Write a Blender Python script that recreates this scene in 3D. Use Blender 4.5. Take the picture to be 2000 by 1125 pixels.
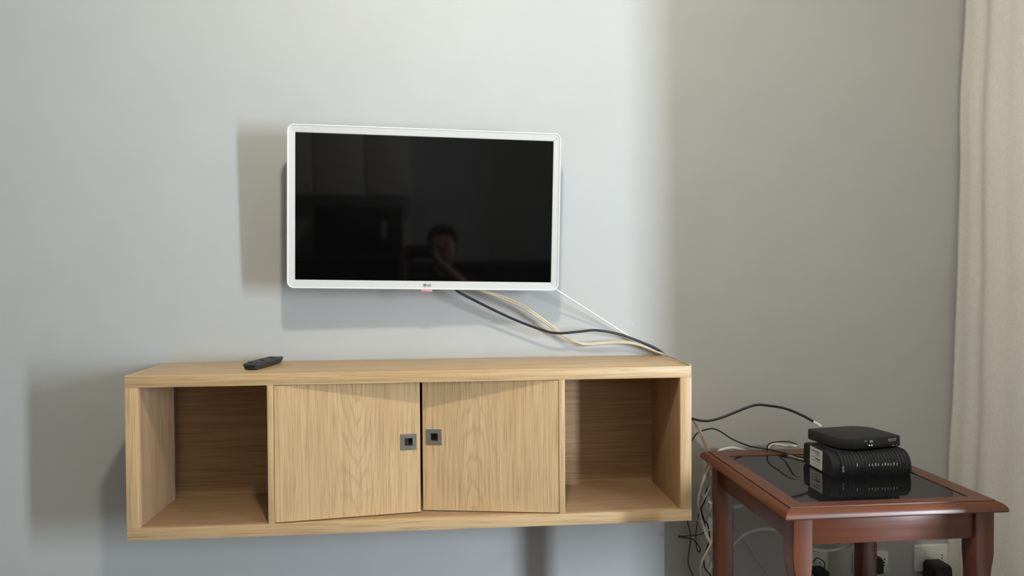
import bpy, bmesh, math, random
from mathutils import Vector, Matrix

random.seed(7)
S = bpy.context.scene
COL = S.collection
for o in list(bpy.data.objects):
    bpy.data.objects.remove(o)

# ------------------------------------------------------------------ camera, world, light, exposure
CZ = 1.05                                   # lens height above the floor (metres)
cam_data = bpy.data.cameras.new('camera')
cam = bpy.data.objects.new('camera', cam_data)
COL.objects.link(cam)
cam_data.sensor_width = 36.0
cam_data.lens = 1427.1 / 2000 * 36.0
cam_data.clip_start = 0.01
yaw, pitch, roll = 0.0895, -0.0181, -0.0060
fwd = Vector((math.sin(yaw) * math.cos(pitch), math.cos(yaw) * math.cos(pitch), math.sin(pitch)))
rgt = Vector((math.cos(yaw), -math.sin(yaw), 0))
upv = rgt.cross(fwd)
r2 = rgt * math.cos(roll) + upv * math.sin(roll)
u2 = -rgt * math.sin(roll) + upv * math.cos(roll)
cam.matrix_world = Matrix(((r2.x, u2.x, -fwd.x, 0), (r2.y, u2.y, -fwd.y, -2.0942),
                           (r2.z, u2.z, -fwd.z, CZ), (0, 0, 0, 1)))
S.camera = cam

S.view_settings.view_transform = 'Standard'
S.view_settings.look = 'None'
S.view_settings.exposure = 0.0
S.view_settings.gamma = 1.0
S.view_settings.use_curve_mapping = False

world = bpy.data.worlds.new('overcast_sky')
S.world = world
world.use_nodes = True
bg = world.node_tree.nodes['Background']
bg.inputs[0].default_value = (0.78, 0.89, 1.0, 1)
bg.inputs[1].default_value = 0.85

# daylight falling through the balcony door on the right (outside, beyond the wall)
dl = bpy.data.lights.new('balcony_daylight', 'AREA')
dl.shape = 'RECTANGLE'
dl.size = 0.16
dl.size_y = 1.3
dl.energy = 138
dl.color = (0.75, 0.88, 1.0)
dlo = bpy.data.objects.new('balcony_daylight', dl)
COL.objects.link(dlo)
dlo.location = (2.90, -2.90, 1.10)
dlo.rotation_euler = (Vector((0.1, 0, 1.05)) - dlo.location).to_track_quat('-Z', 'Y').to_euler()
LAMP_POS = Vector((0.03, -1.44, 2.30))
LAMP_RADIANCE = 530.0


# ------------------------------------------------------------------ material helpers
def new_mat(name):
    m = bpy.data.materials.new(name)
    m.use_nodes = True
    nt = m.node_tree
    return m, nt, nt.nodes['Principled BSDF']


def N(nt, t, **kw):
    n = nt.nodes.new(t)
    for k, v in kw.items():
        setattr(n, k, v)
    return n


def math_node(nt, op, a, b=None, c=None):
    n = N(nt, 'ShaderNodeMath', operation=op)
    for i, v in enumerate((a, b, c)):
        if v is None:
            continue
        if isinstance(v, (int, float)):
            n.inputs[i].default_value = v
        else:
            nt.links.new(v, n.inputs[i])
    return n.outputs[0]


def noise(nt, vec, scale, detail=3, rough=0.5):
    n = N(nt, 'ShaderNodeTexNoise')
    n.inputs['Scale'].default_value = scale
    n.inputs['Detail'].default_value = detail
    n.inputs['Roughness'].default_value = rough
    if vec is not None:
        nt.links.new(vec, n.inputs['Vector'])
    return n.outputs['Fac']


def mapped(nt, scale=(1, 1, 1), loc=(0, 0, 0)):
    tc = N(nt, 'ShaderNodeTexCoord')
    mp = N(nt, 'ShaderNodeMapping')
    mp.inputs['Scale'].default_value = scale
    mp.inputs['Location'].default_value = loc
    nt.links.new(tc.outputs['Object'], mp.inputs['Vector'])
    return mp.outputs['Vector']


def ramp(nt, fac, stops):
    r = N(nt, 'ShaderNodeValToRGB')
    els = r.color_ramp.elements
    while len(els) < len(stops):
        els.new(0.5)
    for e, (p, c) in zip(els, stops):
        e.position = p
        e.color = (*c, 1)
    nt.links.new(fac, r.inputs['Fac'])
    return r.outputs['Color']


def mix(nt, fac, a, b, mode='MIX'):
    n = N(nt, 'ShaderNodeMix', data_type='RGBA', blend_type=mode)
    for sock, v in ((n.inputs[0], fac), (n.inputs[6], a), (n.inputs[7], b)):
        if isinstance(v, (int, float)):
            sock.default_value = v
        elif isinstance(v, tuple):
            sock.default_value = (*v, 1)
        else:
            nt.links.new(v, sock)
    return n.outputs[2]


def bump(nt, b, h, strength, dist=0.001):
    n = N(nt, 'ShaderNodeBump')
    n.inputs['Strength'].default_value = strength
    n.inputs['Distance'].default_value = dist
    nt.links.new(h, n.inputs['Height'])
    nt.links.new(n.outputs['Normal'], b.inputs['Normal'])


def plain(name, col, rough=0.5, metal=0.0, coat=0.0, var=0.06, scale=40, emit=None, spec=0.5):
    m, nt, b = new_mat(name)
    f = noise(nt, mapped(nt), scale, 3)
    dark = tuple(c * (1 - var) for c in col)
    lite = tuple(min(1, c * (1 + var)) for c in col)
    nt.links.new(ramp(nt, f, [(0.3, dark), (0.7, lite)]), b.inputs['Base Color'])
    b.inputs['Roughness'].default_value = rough
    b.inputs['Metallic'].default_value = metal
    b.inputs['Coat Weight'].default_value = coat
    b.inputs['Specular IOR Level'].default_value = spec
    if emit:
        b.inputs['Emission Color'].default_value = (*emit[0], 1)
        b.inputs['Emission Strength'].default_value = emit[1]
    return m


OAK_D, OAK_M, OAK_L = (0.36, 0.205, 0.088), (0.60, 0.395, 0.198), (0.725, 0.505, 0.275)
TONES = (OAK_D, OAK_M, OAK_L)
OAK_SHADED = ((0.21, 0.118, 0.058), (0.37, 0.232, 0.125), (0.45, 0.295, 0.168))  # same oak darkened: cabinet interior shadow painted into the board colour


def oak(name, axis, loc=(0, 0, 0), rings=None, tones=None):
    """light oak laminate; grain runs along axis; rings=(x0, z0, stretch) adds cathedral figure"""
    m, nt, b = new_mat(name)
    OAK_D, OAK_M, OAK_L = tones or globals()['TONES']
    sc = [1.0, 1.0, 1.0]
    sc['XYZ'.index(axis)] = 0.018
    v = mapped(nt, tuple(sc), loc)
    fine = noise(nt, v, 400, 3, 0.55)
    mid = noise(nt, v, 100, 3, 0.6)
    sc2 = [1.0, 1.0, 1.0]
    sc2['XYZ'.index(axis)] = 0.10
    broad = noise(nt, mapped(nt, tuple(sc2), loc), 14, 2, 0.5)
    base = ramp(nt, mid, [(0.36, OAK_M), (0.64, OAK_L)])
    streak = ramp(nt, fine, [(0.36, (1, 1, 1)), (0.50, (0, 0, 0))])
    col = mix(nt, math_node(nt, 'MULTIPLY', streak, 0.55), base, OAK_D)
    col = mix(nt, math_node(nt, 'MULTIPLY', broad, 0.30), col, tuple(.6 * a + .4 * b_ for a, b_ in zip(OAK_M, OAK_D)))
    if rings:
        x0, z0, st = rings
        sp = N(nt, 'ShaderNodeSeparateXYZ')
        tc = N(nt, 'ShaderNodeTexCoord')
        nt.links.new(tc.outputs['Object'], sp.inputs[0])
        dx = math_node(nt, 'SUBTRACT', sp.outputs[0], x0)
        dz = math_node(nt, 'MULTIPLY', math_node(nt, 'SUBTRACT', sp.outputs[2], z0), st)
        r = math_node(nt, 'SQRT', math_node(nt, 'ADD', math_node(nt, 'MULTIPLY', dx, dx),
                                            math_node(nt, 'MULTIPLY', dz, dz)))
        wob = noise(nt, mapped(nt, (1, 1, 0.12), loc), 22, 3, 0.55)
        ph = math_node(nt, 'ADD', math_node(nt, 'MULTIPLY', r, 620.0), math_node(nt, 'MULTIPLY', wob, 22.0))
        sn = math_node(nt, 'SINE', ph)
        line = ramp(nt, sn, [(0.45, (0, 0, 0)), (0.98, (1, 1, 1))])
        fade = ramp(nt, r, [(0.015, (1, 1, 1)), (0.115, (0.12, 0.12, 0.12))])
        amt = math_node(nt, 'MULTIPLY', math_node(nt, 'MULTIPLY', line, fade), 0.40)
        col = mix(nt, amt, col, (0.40, 0.245, 0.115))
    nt.links.new(col, b.inputs['Base Color'])
    b.inputs['Roughness'].default_value = 0.42
    b.inputs['Specular IOR Level'].default_value = 0.4
    bump(nt, b, fine, 0.12, 0.0004)
    return m


def varnish(name, axis, loc=(0, 0, 0)):
    m, nt, b = new_mat(name)
    sc = [1.0, 1.0, 1.0]
    sc['XYZ'.index(axis)] = 0.07
    v = mapped(nt, tuple(sc), loc)
    mid = noise(nt, v, 60, 5, 0.6)
    broad = noise(nt, mapped(nt, (1, 1, 1), loc), 9, 2)
    col = ramp(nt, mid, [(0.28, (0.085, 0.024, 0.009)), (0.72, (0.185, 0.052, 0.020))])
    col = mix(nt, math_node(nt, 'MULTIPLY', broad, 0.35), col, (0.17, 0.055, 0.026))
    nt.links.new(col, b.inputs['Base Color'])
    b.inputs['Roughness'].default_value = 0.34
    b.inputs['Coat Weight'].default_value = 0.12
    b.inputs['Coat Roughness'].default_value = 0.22
    bump(nt, b, mid, 0.06, 0.0004)
    return m


def wall_paint(name, col, var=0.02):
    m, nt, b = new_mat(name)
    f = noise(nt, mapped(nt), 5, 4, 0.6)
    g = noise(nt, mapped(nt), 420, 2)
    nt.links.new(ramp(nt, f, [(0.3, tuple(c * (1 - var) for c in col)), (0.7, tuple(c * (1 + var) for c in col))]),
                 b.inputs['Base Color'])
    b.inputs['Roughness'].default_value = 0.62
    b.inputs['Specular IOR Level'].default_value = 0.3
    bump(nt, b, g, 0.10, 0.0005)
    return m


def linen(name):
    m, nt, b = new_mat(name)
    slub_v = noise(nt, mapped(nt, (1, 1, 0.12)), 420, 4, 0.7)
    slub_h = noise(nt, mapped(nt, (1, 0.10, 1)), 420, 3, 0.6)
    band = noise(nt, mapped(nt, (1, 1, 0.02)), 26, 2)
    c = ramp(nt, slub_v, [(0.25, (0.82, 0.785, 0.72)), (0.75, (0.95, 0.925, 0.87))])
    c = mix(nt, math_node(nt, 'MULTIPLY', ramp(nt, slub_h, [(0.40, (1, 1, 1)), (0.62, (0, 0, 0))]), 0.20), c, (0.60, 0.56, 0.49))
    c = mix(nt, math_node(nt, 'MULTIPLY', band, 0.30), c, (0.78, 0.72, 0.66))
    nt.links.new(c, b.inputs['Base Color'])
    b.inputs['Roughness'].default_value = 0.9
    b.inputs['Specular IOR Level'].default_value = 0.15
    h = math_node(nt, 'ADD', slub_v, slub_h)
    bump(nt, b, h, 0.5, 0.0012)
    tr = N(nt, 'ShaderNodeBsdfTranslucent')
    nt.links.new(c, tr.inputs['Color'])
    ms = N(nt, 'ShaderNodeMixShader')
    ms.inputs[0].default_value = 0.10
    nt.links.new(b.outputs[0], ms.inputs[1])
    nt.links.new(tr.outputs[0], ms.inputs[2])
    nt.links.new(ms.outputs[0], nt.nodes['Material Output'].inputs['Surface'])
    return m


def tiles(name):
    m, nt, b = new_mat(name)
    f = noise(nt, mapped(nt), 7, 5)
    nt.links.new(ramp(nt, f, [(0.3, (0.17, 0.14, 0.11)), (0.7, (0.23, 0.19, 0.15))]), b.inputs['Base Color'])
    b.inputs['Roughness'].default_value = 0.35
    return m


M = {}
M['wall'] = wall_paint('grey_wall_paint', (0.517, 0.520, 0.508))
M['ceiling'] = wall_paint('white_ceiling_paint', (0.62, 0.61, 0.58))
M['floor'] = tiles('beige_floor_tile')
M['oak_x'] = oak('oak_horizontal_grain', 'X')
M['oak_xt'] = oak('oak_edge_band_horizontal', 'X', (3.1, 0.4, 1.7))
M['oak_z'] = oak('oak_vertical_grain', 'Z', (1.3, 2.2, 0.5))
M['oak_door_l'] = oak('oak_left_door', 'Z', (4.2, 0, 0.3), (0.195, 0.40, 0.17))
M['oak_door_r'] = oak('oak_right_door', 'Z', (7.7, 0, 1.3), (-0.215, -0.06, 0.17))
M['oak_shaded_x'] = oak('oak_shade_tint_horizontal', 'X', (2.3, 0.7, 4.1), None, OAK_SHADED)
M['oak_shaded_z'] = oak('oak_shade_tint_vertical', 'Z', (0.9, 3.1, 1.1), None, OAK_SHADED)
M['nickel'] = plain('brushed_dark_nickel', (0.20, 0.182, 0.15), 0.5, 0.3, var=0.15, scale=200)
M['nickel_dark'] = plain('dark_recess_metal', (0.05, 0.045, 0.04), 0.5, 0.6)
M['tv_white'] = plain('white_gloss_plastic', (0.66, 0.655, 0.63), 0.28, var=0.01, coat=0.2)
M['tv_rim'] = plain('glossy_white_rim', (0.88, 0.88, 0.86), 0.12, var=0.01, coat=0.6)
M['screen'] = plain('black_glass_screen', (0.002, 0.002, 0.002), 0.045, var=0.0, spec=0.32)
M['tv_back'] = plain('dark_grey_housing', (0.09, 0.09, 0.085), 0.55)
M['logo'] = plain('grey_print', (0.10, 0.115, 0.11), 0.4)
M['logo_light'] = plain('light_grey_print', (0.5, 0.52, 0.5), 0.4)
M['pink'] = plain('pink_translucent_plastic', (0.80, 0.32, 0.36), 0.25, var=0.12, scale=300)
M['black_gloss'] = plain('black_glass', (0.010, 0.010, 0.011), 0.05, var=0.05)
M['black_plastic'] = plain('black_plastic', (0.016, 0.016, 0.017), 0.42, var=0.2)
M['black_matt'] = plain('black_matt_plastic', (0.012, 0.012, 0.013), 0.6, var=0.2)
M['rib'] = plain('black_ribbed_plastic', (0.028, 0.029, 0.032), 0.5, var=0.1, spec=0.4)
M['stb'] = plain('charcoal_plastic', (0.017, 0.017, 0.019), 0.5, var=0.12, scale=500)
M['grey_print'] = plain('silver_print', (0.60, 0.60, 0.61), 0.4)
M['rubber'] = plain('dark_rubber', (0.035, 0.035, 0.033), 0.7)
M['button'] = plain('grey_green_rubber_button', (0.075, 0.078, 0.070), 0.6)
M['label'] = plain('white_paper_label', (0.62, 0.61, 0.60), 0.6, var=0.05)
M['ink'] = plain('black_ink', (0.05, 0.05, 0.05), 0.7)
M['led_white'] = plain('white_led', (0.7, 0.9, 0.85), 0.3, emit=((0.65, 1.0, 0.9), 1.6))
M['led_blue'] = plain('blue_led', (0.3, 0.5, 0.9), 0.3, emit=((0.30, 0.60, 1.0), 2.2))
M['led_green'] = plain('amber_green_led', (0.40, 0.44, 0.32), 0.3, emit=((0.75, 0.95, 0.55), 0.10))
M['led_red'] = plain('red_led', (0.5, 0.28, 0.22), 0.3, emit=((1.0, 0.45, 0.3), 0.15))
M['cable_black'] = plain('black_rubber_cable', (0.013, 0.013, 0.014), 0.4)
M['cable_cream'] = plain('cream_pvc_cable', (0.66, 0.56, 0.42), 0.45)
M['cable_white'] = plain('white_pvc_cable', (0.84, 0.84, 0.81), 0.4)
M['cable_beige'] = plain('beige_grey_cable', (0.52, 0.47, 0.38), 0.5)
M['cable_grey'] = plain('pale_grey_cable', (0.62, 0.61, 0.58), 0.5)
M['plate'] = plain('white_outlet_plastic', (0.80, 0.79, 0.74), 0.35, var=0.03)
M['cream'] = plain('cream_plug_plastic', (0.62, 0.55, 0.42), 0.4)
M['table_x'] = varnish('red_brown_varnish_x', 'X')
M['table_y'] = varnish('red_brown_varnish_y', 'Y', (2, 1, 0))
M['table_z'] = varnish('red_brown_varnish_z', 'Z', (5, 3, 1))
M['linen'] = linen('beige_linen')
M['white_lacquer'] = plain('white_lacquer', (0.74, 0.72, 0.66), 0.4, var=0.02)
M['dark_stone'] = plain('dark_stone', (0.02, 0.02, 0.02), 0.25, var=0.3)
M['sofa'] = plain('charcoal_upholstery', (0.018, 0.018, 0.020), 0.9, var=0.2, scale=200)
M['skin'] = plain('skin', (0.50, 0.27, 0.19), 0.5, var=0.05)
M['hair'] = plain('dark_hair', (0.015, 0.011, 0.009), 0.5, var=0.3, scale=150)
M['shirt'] = plain('dark_cotton', (0.05, 0.02, 0.02), 0.9)
M['denim'] = plain('dark_denim', (0.02, 0.025, 0.05), 0.9)
M['steel'] = plain('grey_steel', (0.35, 0.35, 0.35), 0.35, 0.9)
M['bulb'] = plain('warm_bulb', (1, 0.95, 0.85), 0.3, emit=((1.0, 0.93, 0.78), LAMP_RADIANCE))


# ------------------------------------------------------------------ mesh helpers
def finish(name, bm, mat, parent=None, smooth=False, loc=None):
    bmesh.ops.recalc_face_normals(bm, faces=bm.faces)
    me = bpy.data.meshes.new(name)
    bm.to_mesh(me)
    bm.free()
    if mat:
        me.materials.append(mat)
    if smooth:
        for p in me.polygons:
            p.use_smooth = True
        if smooth != 'all':
            me.set_sharp_from_angle(angle=math.radians(smooth if smooth is not True else 35))
    o = bpy.data.objects.new(name, me)
    COL.objects.link(o)
    if parent is not None:
        o.parent = parent
    if loc is not None:
        o.location = loc
    return o


def tag(o, label=None, cat=None, group=None, kind=None):
    if label:
        o['label'] = label
    if cat:
        o['category'] = cat
    if group:
        o['group'] = group
    if kind:
        o['kind'] = kind
    return o


def thing(name, loc, label, cat, group=None, rz=0.0):
    o = bpy.data.objects.new(name, None)
    o.empty_display_size = 0.05
    COL.objects.link(o)
    o.location = loc
    o.rotation_euler = (0, 0, rz)
    return tag(o, label, cat, group)


def add_box(bm, lo, hi, bev=0.0, seg=2):
    lo, hi = Vector(lo), Vector(hi)
    r = bmesh.ops.create_cube(bm, size=1.0)
    vs = r['verts']
    c, s = (lo + hi) / 2, hi - lo
    for v in vs:
        v.co = Vector((v.co.x * s.x + c.x, v.co.y * s.y + c.y, v.co.z * s.z + c.z))
    if bev > 0:
        es = list({e for v in vs for e in v.link_edges})
        bmesh.ops.bevel(bm, geom=es, offset=bev, segments=seg, profile=0.5, affect='EDGES')


def box(name, lo, hi, mat, parent=None, bev=0.0, seg=2):
    """box in the parent's own coordinates"""
    bm = bmesh.new()
    add_box(bm, lo, hi, bev, seg)
    return finish(name, bm, mat, parent, smooth=bev > 0)


def add_cyl(bm, p0, p1, r0, r1=None, seg=16, caps=True):
    p0, p1 = Vector(p0), Vector(p1)
    d = p1 - p0
    r1 = r0 if r1 is None else r1
    rot = d.to_track_quat('Z', 'Y').to_matrix().to_4x4()
    bmesh.ops.create_cone(bm, cap_ends=caps, segments=seg, radius1=r0, radius2=r1, depth=d.length,
                          matrix=Matrix.Translation((p0 + p1) / 2) @ rot)


def rrect(w, h, r, seg=6):
    """rounded rectangle outline, half sizes w,h"""
    pts = []
    rs = r if isinstance(r, (tuple, list)) else (r,) * 4
    for (cx, cy, a0, rr) in ((w, h, 0, rs[0]), (-w, h, 90, rs[1]), (-w, -h, 180, rs[2]), (w, -h, 270, rs[3])):
        sx, sy = (1 if cx > 0 else -1), (1 if cy > 0 else -1)
        ox, oy = cx - sx * rr, cy - sy * rr
        for i in range(seg + 1):
            a = math.radians(a0 + 90 * i / seg)
            pts.append((ox + rr * math.cos(a), oy + rr * math.sin(a)))
    return pts


def add_loft(bm, rings, cap0=True, cap1=True, closed=True):
    vr = [[bm.verts.new(p) for p in ring] for ring in rings]
    n = len(vr[0])
    for a, b in zip(vr[:-1], vr[1:]):
        for i in range(n if closed else n - 1):
            j = (i + 1) % n
            bm.faces.new((a[i], a[j], b[j], b[i]))
    if cap0:
        bm.faces.new(vr[0][::-1])
    if cap1:
        bm.faces.new(vr[-1])
    return vr


def smooth_path(pts, sub=8):
    P = [Vector(p) for p in pts]
    out = []
    for i in range(len(P) - 1):
        p0, p1, p2, p3 = P[max(i - 1, 0)], P[i], P[i + 1], P[min(i + 2, len(P) - 1)]
        for k in range(sub):
            t = k / sub
            out.append(0.5 * ((2 * p1) + (-p0 + p2) * t + (2 * p0 - 5 * p1 + 4 * p2 - p3) * t * t
                              + (-p0 + 3 * p1 - 3 * p2 + p3) * t ** 3))
    out.append(P[-1])
    return out


def add_tube(bm, pts, r, seg=8, sub=8):
    path = smooth_path(pts, sub)
    rings = []
    ref = Vector((0, -1, 0.15)).normalized()
    for i, p in enumerate(path):
        t = (path[min(i + 1, len(path) - 1)] - path[max(i - 1, 0)])
        if t.length < 1e-7:
            t = Vector((0, 0, -1))
        t.normalize()
        a = (ref - t * ref.dot(t))
        if a.length < 1e-4:
            a = Vector((1, 0, 0)) - t * t.x
        a.normalize()
        ref = a
        b = t.cross(a)
        rings.append([p + r * (math.cos(2 * math.pi * k / seg) * a + math.sin(2 * math.pi * k / seg) * b)
                      for k in range(seg)])
    add_loft(bm, rings)


def text_mesh(name, body, size, mat, parent, extrude=0.0002, align='LEFT', bold=0.0):
    cu = bpy.data.curves.new(name, 'FONT')
    cu.body = body
    cu.size = size
    cu.extrude = extrude
    cu.offset = bold
    cu.align_x = align
    tmp = bpy.data.objects.new('tmp_text', cu)
    COL.objects.link(tmp)
    dg = bpy.context.evaluated_depsgraph_get()
    dg.update()
    me = bpy.data.meshes.new_from_object(tmp.evaluated_get(dg))
    me.name = name
    bpy.data.objects.remove(tmp)
    bpy.data.curves.remove(cu)
    me.materials.clear()
    me.materials.append(mat)
    o = bpy.data.objects.new(name, me)
    COL.objects.link(o)
    o.parent = parent
    return o


# ------------------------------------------------------------------ room shell
XL, XR, YB, H = -2.6, 1.68, -3.6, 2.5


def struct(name, boxes, mat):
    bm = bmesh.new()
    for lo, hi in boxes:
        add_box(bm, lo, hi)
    return tag(finish(name, bm, mat), kind='structure')


struct('floor', [((XL - .1, YB - .1, -.08), (XR + .1, .1, 0))], M['floor'])
struct('ceiling', [((XL - .1, YB - .1, H), (XR + .1, .1, H + .08))], M['ceiling'])
struct('wall_back', [((XL - .1, 0, 0), (XR + .1, .1, H))], M['wall'])
struct('wall_left', [((XL - .1, YB, 0), (XL, 0, H))], M['wall'])
struct('wall_front', [((XL - .1, YB - .1, 0), (XR + .1, YB, H))], M['wall'])
WY0, WY1, WZ1 = -0.48, -3.3, 2.2                # balcony opening in the right wall
struct('wall_right', [((XR, WY0, 0), (XR + .1, 0, H)), ((XR, YB, 0), (XR + .1, WY1, H)),
                      ((XR, WY1, WZ1), (XR + .1, WY0, H))], M['wall'])
bm = bmesh.new()
add_box(bm, (XR + .02, WY0 - .05, 0), (XR + .08, WY0, WZ1))
add_box(bm, (XR + .02, WY1, 0), (XR + .08, WY1 + .05, WZ1))
add_box(bm, (XR + .02, WY1, WZ1 - .05), (XR + .08, WY0, WZ1))
tag(finish('door_1', bm, M['white_lacquer']), kind='structure')

wallb = bpy.data.objects['wall_back']
for px_, pz_, w_, h_ in ((.525, .909, .0035, .0030), (.541, .903, .0040, .0022), (.532, .911, .0014, .0014), (-.866, .62, .0022, .0016)):
    bm = bmesh.new()
    bmesh.ops.create_uvsphere(bm, u_segments=10, v_segments=6, radius=1.0, matrix=Matrix.Translation((px_, 0, pz_)) @ Matrix.Diagonal((w_, .0005, h_, 1)))
    finish('filler_spot', bm, M['ceiling'], wallb, 'all')
struct('trim_1', [((-1.72, YB, .98), (-.012, YB + .004, 1.40))], M['white_lacquer'])

# ------------------------------------------------------------------ ceiling lamp (out of view, lights the room)
lamp = thing('ceiling_lamp', (LAMP_POS.x, LAMP_POS.y, H), 'bare warm bulb on the ceiling under a flat disc added to block upward light', 'lamp')
bm = bmesh.new()
add_cyl(bm, (0, 0, -.025), (0, 0, 0), 0.06, 0.055, 24)
finish('canopy', bm, M['white_lacquer'], lamp, True)
bm = bmesh.new()
add_cyl(bm, (0, 0, -.10), (0, 0, -.025), 0.012, 0.012, 12)
add_cyl(bm, (0, 0, -.145), (0, 0, -.10), 0.02, 0.02, 16)
finish('socket', bm, M['white_lacquer'], lamp, True)
bm = bmesh.new()
add_cyl(bm, (0, 0, -.150), (0, 0, -.128), 0.20, 0.03, 40)
finish('uplight_blocker', bm, M['white_lacquer'], lamp, 30)  # unseen disc, added to keep the bulb's light off the ceiling
bm = bmesh.new()
bmesh.ops.create_icosphere(bm, subdivisions=3, radius=0.055, matrix=Matrix.Translation((0, 0, -.20)))
finish('bulb', bm, M['bulb'], lamp, 'all')

# ------------------------------------------------------------------ wall cabinet
X0, X1, ZT, ZB, DEP = -0.773, 0.627, CZ - .2375, CZ - .638, 0.2652
cab = thing('wall_cabinet', (0, 0, ZB), 'long light oak cabinet hung on the grey wall, two doors between open cubbies', 'cabinet')


def cb(name, lo, hi, mat, bev=0.0008):
    lo = (lo[0], lo[1], lo[2] - ZB)
    hi = (hi[0], hi[1], hi[2] - ZB)
    return box(name, lo, hi, mat, cab, bev)


FT = -DEP + 0.018
T = 0.0295
cb('side_panel', (X0, FT, ZB), (X0 + .012, -.002, ZT), M['oak_z'])
cb('side_panel', (X1 - .012, FT, ZB), (X1, -.002, ZT), M['oak_z'])
cb('side_lining', (X0 + .012, FT, ZB + T), (X0 + T, -.030, ZT - T), M['oak_shaded_z'])
cb('side_lining', (X1 - T, FT, ZB + T), (X1 - .012, -.009, ZT - T), M['oak_shaded_z'])
cb('top_panel', (X0 + .0134, FT, ZT - T), (X1 - .0134, -.002, ZT), M['oak_x'])
cb('bottom_panel', (X0 + .0122, FT, ZB), (X1 - .0122, -.002, ZB + T), M['oak_shaded_x'])
cb('front_edge', (X0, -DEP, ZT - T), (X1, FT, ZT), M['oak_xt'])
cb('front_edge', (X0, -DEP, ZB), (X1, FT, ZB + T), M['oak_xt'])
cb('front_edge', (X0, -DEP, ZB + T), (X0 + T, FT, ZT - T), M['oak_z'])
cb('front_edge', (X1 - T, -DEP, ZB + T), (X1, FT, ZT - T), M['oak_z'])
D1, D2 = (-0.4395, -0.4245), (0.2820, 0.2970)
cb('divider', (D1[0], -DEP + .0021, ZB + T), (D1[1], -.009, ZT - T), M['oak_shaded_z'])
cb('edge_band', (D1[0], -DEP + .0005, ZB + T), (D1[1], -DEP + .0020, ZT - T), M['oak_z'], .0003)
cb('divider', (D2[0], -DEP + .0021, ZB + T), (D2[1], -.009, ZT - T), M['oak_shaded_z'])
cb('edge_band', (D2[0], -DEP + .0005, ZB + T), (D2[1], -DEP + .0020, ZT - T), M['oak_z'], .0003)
cb('back_panel', (X0 + T - .002, -.009, ZB + T), (X1 - T, -.003, ZT - T), M['oak_shaded_x'], 0)


def door(hx, hy, fx, fy, mat, sgn, hz):
    """door hung at (hx, hy) whose free edge is pushed in to (fx, fy); the hole takes the square pull"""
    L = math.hypot(fx - hx, fy - hy)
    zb, zt = CZ - .6055, CZ - .2685
    bm = bmesh.new()
    th = 0.016
    hs = 0.0125                                     # half hole
    hc = sgn * (L - 0.0295)                         # pull centre from the hinge
    hzl = hz - zb
    Hh = zt - zb
    xs = sorted((0, sgn * L))
    add_box(bm, (xs[0], 0, 0), (hc - hs, th, Hh))
    add_box(bm, (hc + hs, 0, 0), (xs[1], th, Hh))
    add_box(bm, (hc - hs, 0, 0), (hc + hs, th, hzl - hs))
    add_box(bm, (hc - hs, 0, hzl + hs), (hc + hs, th, Hh))
    o = finish('door', bm, mat, cab)
    o.location = (hx, hy, zb - ZB)
    o.rotation_euler = (0, 0, math.atan2((fy - hy) * sgn, (fx - hx) * sgn))
    bm = bmesh.new()
    ho, hi = 0.0205, 0.0100
    rings = []
    for h, y in ((ho, 0), (ho, -.0012), (ho - .0006, -.0016), (hi, -.0016), (hi, .0125)):
        rings.append([(hc - h, y, hzl - h), (hc + h, y, hzl - h), (hc + h, y, hzl + h), (hc - h, y, hzl + h)])
    add_loft(bm, rings, False, True)
    p = tag(finish('handle', bm, M['nickel'], o), 'square recessed metal pull')
    bm = bmesh.new()
    add_box(bm, (hc - hi + .0004, .0095, hzl - hi + .0004), (hc + hi - .0004, .0120, hzl + hi - .0004))
    finish('recess_floor', bm, M['nickel_dark'], p)
    return o


door(-0.4232, -DEP + .0006, -0.0700, -0.2180, M['oak_door_l'], 1, CZ - .4245)
door(0.2805, -DEP + .0006, -0.0640, -0.2050, M['oak_door_r'], -1, CZ - .4165)

# ------------------------------------------------------------------ television
tv = bpy.data.objects.new('television', None)
COL.objects.link(tv)
tag(tv, 'white framed flat television hung tilted on the wall above the oak cabinet', 'television')
ex = Vector((0.9992, 0.0357, -0.0183)).normalized()
ey = Vector((-0.0350, 0.9987, 0.0352))
ey = (ey - ex * ey.dot(ex)).normalized()
ez = ex.cross(ey)
tv.matrix_world = Matrix(((ex.x, ey.x, ez.x, -0.0520), (ex.y, ey.y, ez.y, -0.1150),
                          (ex.z, ey.z, ez.z, CZ + 0.1773), (0, 0, 0, 1)))
OW, OHT, OHB = 0.3635, 0.2145, -0.2160              # outer half width, top and bottom
SW, SH = 0.3427, 0.1928
zc, hh = (OHT + OHB) / 2, (OHT - OHB) / 2


def ring(w, h, r, y, c=zc):
    return [(x, y, z + c) for x, z in rrect(w, h, r, 8)]


bm = bmesh.new()                                    # glossy outer rim
rim = [ring(OW - .006, hh - .006, .013, .024), ring(OW - .001, hh - .001, .017, .016), ring(OW, hh, .018, .004),
       ring(OW, hh, .018, -.0035), ring(OW - .0012, hh - .0012, .017, -.0052), ring(OW - .0030, hh - .0030, .0155, -.0052),
       ring(OW - .0042, hh - .0042, .0145, -.0032)]
add_loft(bm, rim, False, False)
finish('rim', bm, M['tv_rim'], tv, 40)
bm = bmesh.new()                                    # sloping white face between rim and screen
add_loft(bm, [ring(OW - .0040, hh - .0040, .0145, -.0030),
              [(x, -.0008, z) for x, z in rrect(SW + .0012, SH + .0012, .0012, 8)],
              [(x, .0008, z) for x, z in rrect(SW, SH, .0008, 8)]], False, False)
finish('bezel', bm, M['tv_white'], tv, 40)
bm = bmesh.new()
add_box(bm, (-SW - .0005, .0006, -SH - .0005), (SW + .0005, .004, SH + .0005))
finish('screen', bm, M['screen'], tv)
bm = bmesh.new()
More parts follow.
